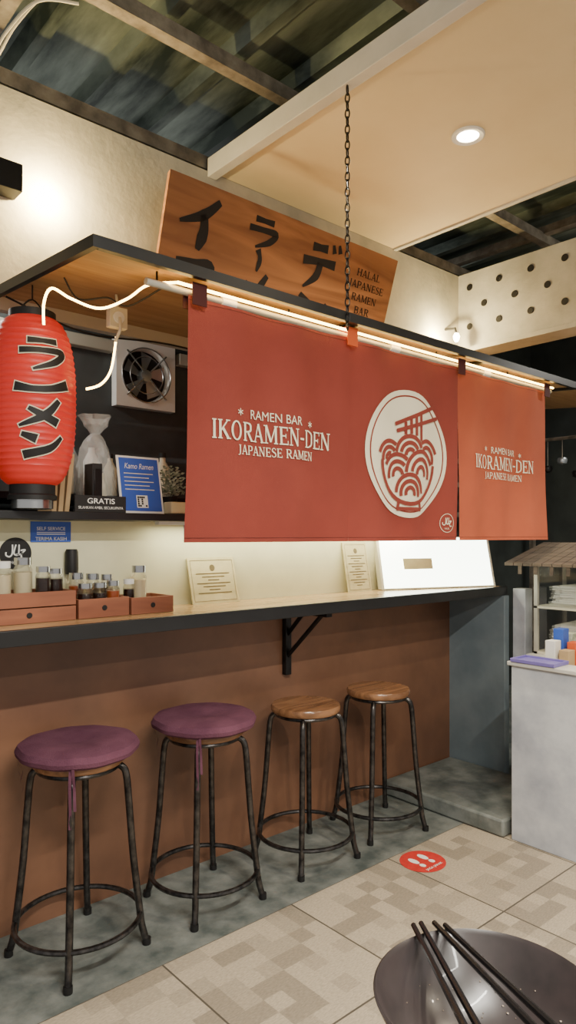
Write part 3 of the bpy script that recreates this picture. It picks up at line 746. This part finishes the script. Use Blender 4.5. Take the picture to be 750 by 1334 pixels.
for i,(x,y,zz) in enumerate(((.6,-.1,2.85),(.6,-1.7,2.85),(5.0,1.0,3.0))):  # tube fixtures added out of view as general room fill, down and up
    b=MB('fill_tube'+('' if i==0 else '.%03d'%i)); b.box((x-.62,y-.02,zz+.012),(x+.62,y+.02,zz+.05),'white'); b.tube([(x-.6,y,zz),(x+.6,y,zz)],.012,'white',10)
    for q in (-.5,.5): b.tube([(x+q,y,zz+.05),(x+q,y,3.52)],.003,'ink',6)
    o=b.finish(); light('fill_tube_down','AREA',(x,y,zz-.015),(120,85,55)[i],(1,.95,.85),(x,y,0),size=1.2,sy=.06,parent=o)
    light('fill_tube_up','AREA',(x,y,zz+.055),(42,42,22)[i],(1,.94,.82),(x,y,9),size=1.2,sy=.06,parent=o)
b=MB('kitchen_fill_bulb'); b.lathe((.75,2.98,2.5),[(0,.03),(.02,.02),(.03,0),(.02,-.02),(0,-.03)],'bulb',16); b.tube([(.75,2.98,2.53),(.75,2.98,3.5)],.003,'ink',6); o=b.finish()  # added bulb, out of view, to lift the dark kitchen wall
light('kitchen_fill','POINT',(.75,2.98,2.44),18,(1,.95,.88),size=.04,parent=o)

# ------------------------------------------------------------------ right side
b=MB('service_desk'); b.box((3.10,.9,.77),(3.47,1.72,.80),'trimgrey'); b.box((3.47,.9,.77),(4.5,1.98,.80),'trimgrey')
for x,y in ((4.42,.94),(4.42,1.9),(3.5,.94),(3.6,1.60)): b.box((x,y,0),(x+.05,y+.05,.77),'trimgrey')
b.finish(bevel=.003)
b=MB('display_cabinet')
x0,x1,y0,y1=3.52,4.05,1.50,1.96
for x in (x0,x1-.02):
    for y in (y0,y1-.02): b.box((x,y,.801),(x+.02,y+.02,1.30),'conduit')
for z in (.801,1.05,1.28): b.box((x0,y0,z),(x1,y1,z+.012),'offwhite')
b.box((x0+.008,y0+.02,.82),(x0+.011,y1-.02,1.28),'glass')
for i in range(12):
    y=1.40+i*.055
    b.hexa([(x0-.14,y,1.285),(x0+.28,y,1.39),(x0+.28,y+.05,1.39),(x0-.14,y+.05,1.285)],[(x0-.14,y,1.30),(x0+.28,y,1.408),(x0+.28,y+.05,1.408),(x0-.14,y+.05,1.30)],'thatch')
    b.hexa([(x0+.28,y,1.39),(x1+.2,y,1.285),(x1+.2,y+.05,1.285),(x0+.28,y+.05,1.39)],[(x0+.28,y,1.408),(x1+.2,y,1.30),(x1+.2,y+.05,1.30),(x0+.28,y+.05,1.408)],'thatch')
for i in range(7): b.box((x0-.13,1.42+i*.09,1.24),(x0-.125,1.44+i*.09,1.29),'thatch')
b.finish()
b=MB('paper_stack')
for i in range(9): b.box((3.62+random.uniform(-.02,.02),1.60+random.uniform(-.02,.02),1.063+i*.012),(3.92,1.90,1.072+i*.012),'paper',rot=random.uniform(-.1,.1))
b.finish()
b=MB('paper_stack.001')
for i in range(12): b.box((3.62+random.uniform(-.02,.02),1.62+random.uniform(-.02,.02),.814+i*.012),(3.92,1.90,.823+i*.012),'paper',rot=random.uniform(-.1,.1))
b.finish()
b=MB('card_reader'); b.hexa([(3.22,1.42,.801),(3.30,1.42,.801),(3.30,1.54,.801),(3.22,1.54,.801)],[(3.26,1.42,1.04),(3.29,1.42,1.05),(3.29,1.54,1.05),(3.26,1.54,1.04)],'ink'); b.hexa([(3.222,1.43,.86),(3.232,1.43,.86),(3.232,1.53,.86),(3.222,1.53,.86)],[(3.25,1.43,1.02),(3.26,1.43,1.02),(3.26,1.53,1.02),(3.25,1.53,1.02)],'paper'); b.finish(bevel=.003)
b=MB('product_boxes')
for x,y,h,k in ((3.14,1.64,.14,'paper'),(3.15,1.575,.10,'kraft'),(3.22,1.64,.19,'bluesign'),(3.23,1.575,.13,'orange'),(3.31,1.64,.16,'leaf')): b.box((x,y,.801),(x+.06,y+.05,.801+h),k)
b.finish(bevel=.002)
b=MB('bottle'); b.lathe((3.38,1.60,.801),[(0,0),(.028,0),(.03,.12),(.012,.17),(.012,.21),(0,.21)],'white',18); b.lathe((3.38,1.60,.801),[(0,.03),(.0305,.03),(.0305,.09),(0,.09)],'orange',18); b.finish()
b=MB('serving_tray'); b.box((2.955,1.55,.851),(3.085,1.76,.858),'traypurple')
for a,c in (((2.95,1.545),(3.09,1.553)),((2.95,1.757),(3.09,1.765)),((2.95,1.553),(2.958,1.757)),((3.082,1.553),(3.09,1.757))): b.box((a[0],a[1],.851),(c[0],c[1],.868),'traypurple')
b.finish(bevel=.002)
b=MB('wall_pipe_rack')
for z in (2.35,2.05,1.85,1.6): b.box((4.4,3.4,z),(6.3,3.46,z+.04),'purlin')
for x in (4.45,5.3,6.2): b.box((x,3.46,0.001),(x+.05,3.5,2.6),'purlin')
b.finish()
b=MB('hanging_utensil_rail')
XR=4.72
b.tube([(XR,1.95,2.14),(XR,3.2,2.14)],.012,'purlin',8)
for yy in (2.0,3.15): b.tube([(XR,yy,2.14),(XR,yy,3.5)],.004,'blackmetal',6)
for i in range(10):
    yy=2.08+i*.11; L=.14+.05*(i%3)
    b.tube([(XR,yy,2.14),(XR,yy,2.14-L)],.003,'purlin',6); b.lathe((XR,yy,2.14-L-.05),[(0,0),(.03,.01),(.036,.035),(.030,.05),(0,.05)],'fanmetal' if i%2 else 'blackmetal',16)
b.finish()

# ------------------------------------------------------------------ bowl + table
Fv=Vector((.66,.751,0)).normalized(); Rv=Vector((.751,-.66,0)).normalized()
def tl(t,l,z): p=Fv*t+Rv*l; return (p.x,p.y,z)
b=MB('dining_table')
b.hexa([tl(.1,-.35,.845),tl(.1,.85,.845),tl(.785,.85,.845),tl(.785,-.35,.845)],[tl(.1,-.35,.88),tl(.1,.85,.88),tl(.785,.85,.88),tl(.785,-.35,.88)],'table')
for t,l in ((.14,-.31),(.14,.81),(.74,-.31),(.74,.81)):
    b.hexa([tl(t-.02,l-.02,.001),tl(t-.02,l+.02,.001),tl(t+.02,l+.02,.001),tl(t+.02,l-.02,.001)],[tl(t-.02,l-.02,.845),tl(t-.02,l+.02,.845),tl(t+.02,l+.02,.845),tl(t+.02,l-.02,.845)],'blackmetal')
b.finish(bevel=.003)
bc=tl(.72,.21,.881)
b=MB('ramen_bowl')
b.lathe(bc,[(0,.012),(.040,.012),(.040,0),(.046,0),(.047,.012),(.075,.03),(.102,.056),(.117,.082),(.1205,.090),(.118,.092),(.114,.088),(.098,.058),(.072,.034),(.045,.020),(.0,.016)],'bowl',64)
for i in range(110):
    a=random.uniform(0,2*PI); r=random.uniform(.01,.096)
    z=.0165+.0035*(r/.045) if r<.045 else (.020+(r-.045)/.027*.014 if r<.072 else .034+(r-.072)/.026*.024)
    b.lathe((bc[0]+r*math.cos(a),bc[1]+r*math.sin(a),bc[2]+z+.0008),[(0,0),(random.uniform(.0006,.0016),0),(0,.001)],'oil',8)
b.finish(angle=60)
for i,(l0,l1,t0) in enumerate(((.152,.178,.838),(.162,.192,.842),(.178,.262,.843),(.190,.286,.838))):
    b=MB('chopstick'+('' if i==0 else '.%03d'%i)); b.tube([tl(t0,l0,.977),tl(.585,l1,.977)],[.0032,.0046],'stick',8); b.finish()

# ------------------------------------------------------------------ world + camera
w=bpy.data.worlds.new('World'); bpy.context.scene.world=w; w.use_nodes=True
bg=w.node_tree.nodes['Background']; bg.inputs[0].default_value=(1,.98,.95,1); bg.inputs[1].default_value=.55
cam=bpy.data.cameras.new('Camera'); co=bpy.data.objects.new('Camera',cam); bpy.context.scene.collection.objects.link(co)
co.location=(0,0,1.45); co.rotation_euler=(PI/2,0,-math.atan2(.66,.751))
cam.sensor_fit='VERTICAL'; cam.sensor_height=36; cam.lens=36*900/1334; cam.shift_y=30/1334; cam.clip_start=.02
bpy.context.scene.camera=co
